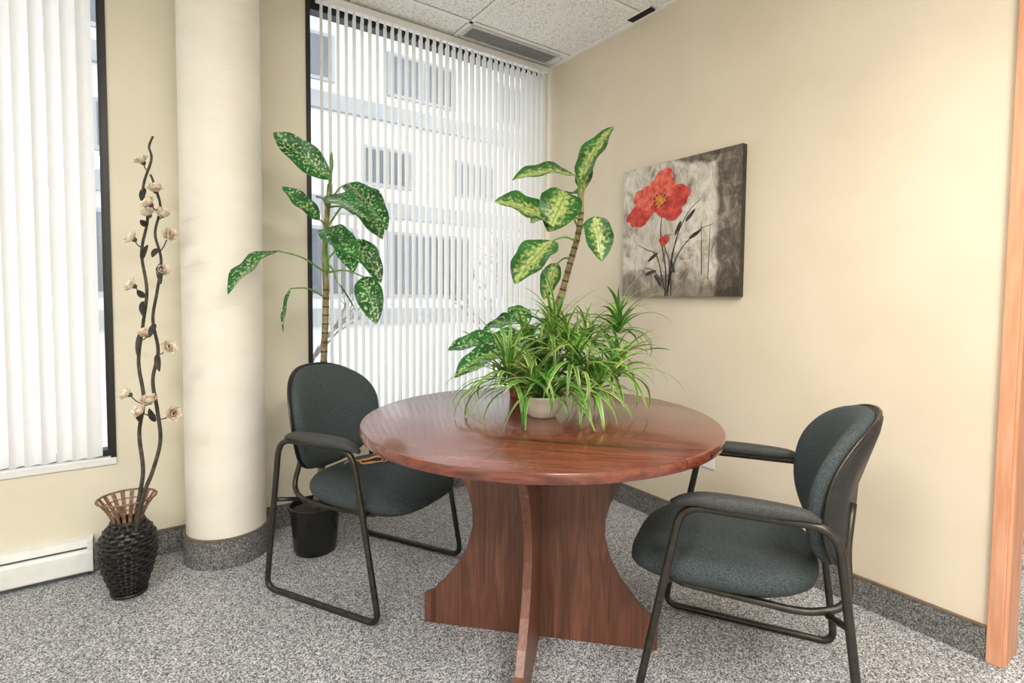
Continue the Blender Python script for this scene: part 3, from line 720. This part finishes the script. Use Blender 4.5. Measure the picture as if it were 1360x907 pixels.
def flower(parent, c, d, r):
    b = nb(); uvl_ = b.loops.layers.uv.new('UVMap'); d = d.normalized(); a0 = d.orthogonal().normalized(); a1 = d.cross(a0)
    for ringn, (op, k0, rr) in enumerate(((1.05, 0, 1), (.7, .5, .95), (.35, .2, .75))):
        for k in range(6):
            a = 2*PI*(k+k0)/6; e = a0*math.cos(a)+a1*math.sin(a)
            tipp = c+(e*math.sin(op)+d*math.cos(op))*r*rr*1.1
            leaf(b, uvl_, c+e*.003, tipp, r*.8, (d*math.sin(op)-e*math.cos(op)), -.2, .5, .05, 6, 4, (.6, .5))
    f_ = obj('flower', b, m_pet, parent, smooth=True, world=True, fixn=False)
    b = nb(); lathe(b, [(0, -.012), (.008, -.007), (.0105, 0), (.007, .008), (0, .012)], (0, 0, 0), 10)
    q = d.to_track_quat('Z', 'Y').to_matrix(); bmesh.ops.rotate(b, verts=b.verts[:], cent=(0, 0, 0), matrix=q); bmesh.ops.translate(b, verts=b.verts[:], vec=c-parent.location)
    obj('calyx', b, m_ring, f_, smooth=True)
def branch(path, flowers, pods, label, dd):
    base = VB+V((0, 0, .04)); t = thing('dried_branch', label, 'branch', base, 0, 'dried flower branches in the wicker vase')
    P = [base+V((dd*.3, 0, 0))]+[at(x, y, D+dd+.018*math.sin(y*.045)) for x, y in path]
    P = spline(P, 7)
    b = nb(); sweep(b, P, lambda t: .0078*(1-.5*t), 8); obj('stem', b, m_twig, t, smooth=True, world=True)
    for (x, y, sx, sy) in flowers:
        c = at(x, y, D+dd-.03+.03*math.sin(x)); q = min(P, key=lambda p: (p-(c-V((0, 0, .03)))).length)
        tw = nb(); sweep(tw, spline([q, (q+c)/2-V((0, 0, .008)), c], 4), .0022, 6); obj('twig', tw, m_twig, t, smooth=True, world=True)
        flower(t, c, rgt*sx+upv*sy+TOV*.6, .034)
    pd = nb(); uvl_ = pd.loops.layers.uv.new('UVMap')
    for (x, y, x2, y2) in pods: leaf(pd, uvl_, at(x, y, D+dd-.005), at(x2, y2, D+dd-.03), .024, nv(.2, .2, 1), .1, .3)
    obj('dried_leaves', pd, m_pod, t, smooth=True, world=True, fixn=False)
branch([(184, 668), (190, 625), (185, 575), (191, 530), (184, 480), (190, 430), (195, 385), (188, 335), (196, 290), (190, 250), (201, 212), (198, 195), (203, 181)],
       [(190, 216, -.3, .8), (178, 318, -.7, .6), (178, 380, -.8, .5), (172, 524, -.8, .5), (198, 286, -.2, .9), (196, 445, .1, .8), (199, 534, .1, .9)],
       [(188, 440, 183, 475), (192, 395, 182, 385), (188, 345, 197, 325), (185, 560, 186, 536), (190, 400, 190, 420), (195, 300, 186, 292), (192, 250, 188, 268)],
       'taller curly dark branch with cream dried flowers in the wicker vase', 0.0)
branch([(188, 668), (203, 625), (213, 585), (209, 545), (203, 505), (210, 465), (203, 425), (209, 385), (214, 345), (206, 310), (213, 275), (205, 245), (200, 232)],
       [(207, 254, .2, .8), (216, 286, .5, .7), (223, 314, .9, .4), (215, 362, .7, .6), (222, 462, .9, .4), (228, 549, .9, .1), (188, 548, -.3, .5), (200, 272, -.4, .6)],
       [(209, 470, 212, 494), (206, 430, 199, 448), (212, 350, 214, 378), (206, 560, 198, 542), (210, 330, 202, 342)],
       'shorter curly dark branch with cream dried flowers in the wicker vase', -.02)

# ------------------------------------------------------------------ outside
b = nb(); box(b, (-30, WT+.02, -1.6), (40, 40, -1.5)); struct('ground', b, m_snow)
FY = 9.0
t = thing('office_building', 'pale multi storey office building outside the windows', 'building', (2, FY, -1.5))
b = nb(); box(b, (-14, FY, -1.5), (22, FY+4, 7.6)); obj('wall', b, m_fac, t, world=True)
for z in (.55, 3.0, 5.2):
    b = nb(); box(b, (-14, FY-.12, z), (22, FY, z+.35)); obj('band', b, m_fac2, t, world=True)
for z0, z1, wd, st in ((1.15, 2.7, 2.3, 3.0), (3.7, 4.6, 1.2, 2.4), (5.8, 6.8, 1.8, 3.0)):
    x = -12.5
    while x < 20:
        f = nb(); box(f, (x, FY-.06, z0), (x+wd, FY-.001, z1)); fo = obj('window', f, m_fac2, t, world=True)
        g = nb(); box(g, (x+.08, FY-.07, z0+.08), (x+wd/2-.04, FY-.055, z1-.08)); box(g, (x+wd/2+.04, FY-.07, z0+.08), (x+wd-.08, FY-.055, z1-.08))
        go = obj('pane', g, m_fwin, fo); go.location = -V(t.location)
        x += st
def tree(x, y, h, label, seed):
    rnd = random.Random(seed); t = thing('bare_tree', label, 'tree', (x, y, -1.5)); b = nb()
    def grow(p, d, l, r, k):
        q = p+d*l; sweep(b, [p, (p+q)/2+V((rnd.uniform(-.03, .03), rnd.uniform(-.03, .03), 0))*l, q], lambda s: r*(1-.3*s), 6)
        if k:
            for _ in range(3):
                grow(q-d*l*rnd.uniform(0, .35), (d+V((rnd.uniform(-.8, .8), rnd.uniform(-.8, .8), rnd.uniform(-.1, .4)))).normalized(), l*.68, r*.6, k-1)
    grow(V((x, y, -1.5)), V((0, 0, 1)), h*.36, .05, 4); obj('trunk_and_branches', b, m_bark, t, world=True)
tree(3.1, 4.6, 4.8, 'bare winter tree outside the right part of the corner window', 3)
tree(-.4, 5.5, 4.0, 'bare winter tree outside the left part of the corner window', 5)

# ------------------------------------------------------------------ light
w = bpy.data.worlds.new('world'); sc.world = w; w.use_nodes = True
bg = w.node_tree.nodes['Background']; bg.inputs[0].default_value = (.95, .975, 1, 1); bg.inputs[1].default_value = 2.9
def area(name, loc, rot, sx, sy, pw, col, portal=False):
    l = bpy.data.lights.new(name, 'AREA'); l.shape = 'RECTANGLE'; l.size = sx; l.size_y = sy; l.energy = pw; l.color = col
    o = bpy.data.objects.new(name, l); C.objects.link(o); o.location = loc; o.rotation_euler = rot
    if portal: l.cycles.is_portal = True
    return o
area('window_light_left', ((WX0+WX1)/2, .22, 1.6), (PI/2, 0, PI), 1.3, 2.25, 1, (1, 1, 1), True)
area('window_light_corner', ((VX0+VX1)/2, .22, 1.6), (PI/2, 0, PI), 1.5, 2.25, 1, (1, 1, 1), True)
area('ceiling_light_1', (-1.4, -3.5, H-.03), (0, 0, 0), 1.2, .6, 64, (1, .93, .84))
area('ceiling_light_2', (-3.4, -2.6, H-.03), (0, 0, 0), 1.2, .6, 62, (1, .98, .95))
area('ceiling_light_3', (-2.6, -4.7, H-.03), (0, 0, 0), 1.2, .6, 74, (1, .97, .94))
area('ceiling_light_4', (1.6, -2.6, H-.03), (0, 0, 0), 1.2, .6, 60, (1, .93, .85))
l = bpy.data.lights.new('recessed_lamp', 'SPOT'); l.energy = 46; l.color = (1, .80, .62); l.spot_size = math.radians(120); l.spot_blend = .9; l.shadow_soft_size = .06
o = bpy.data.objects.new('recessed_lamp', l); C.objects.link(o); o.location = (-.9, -2.5, H-.02)
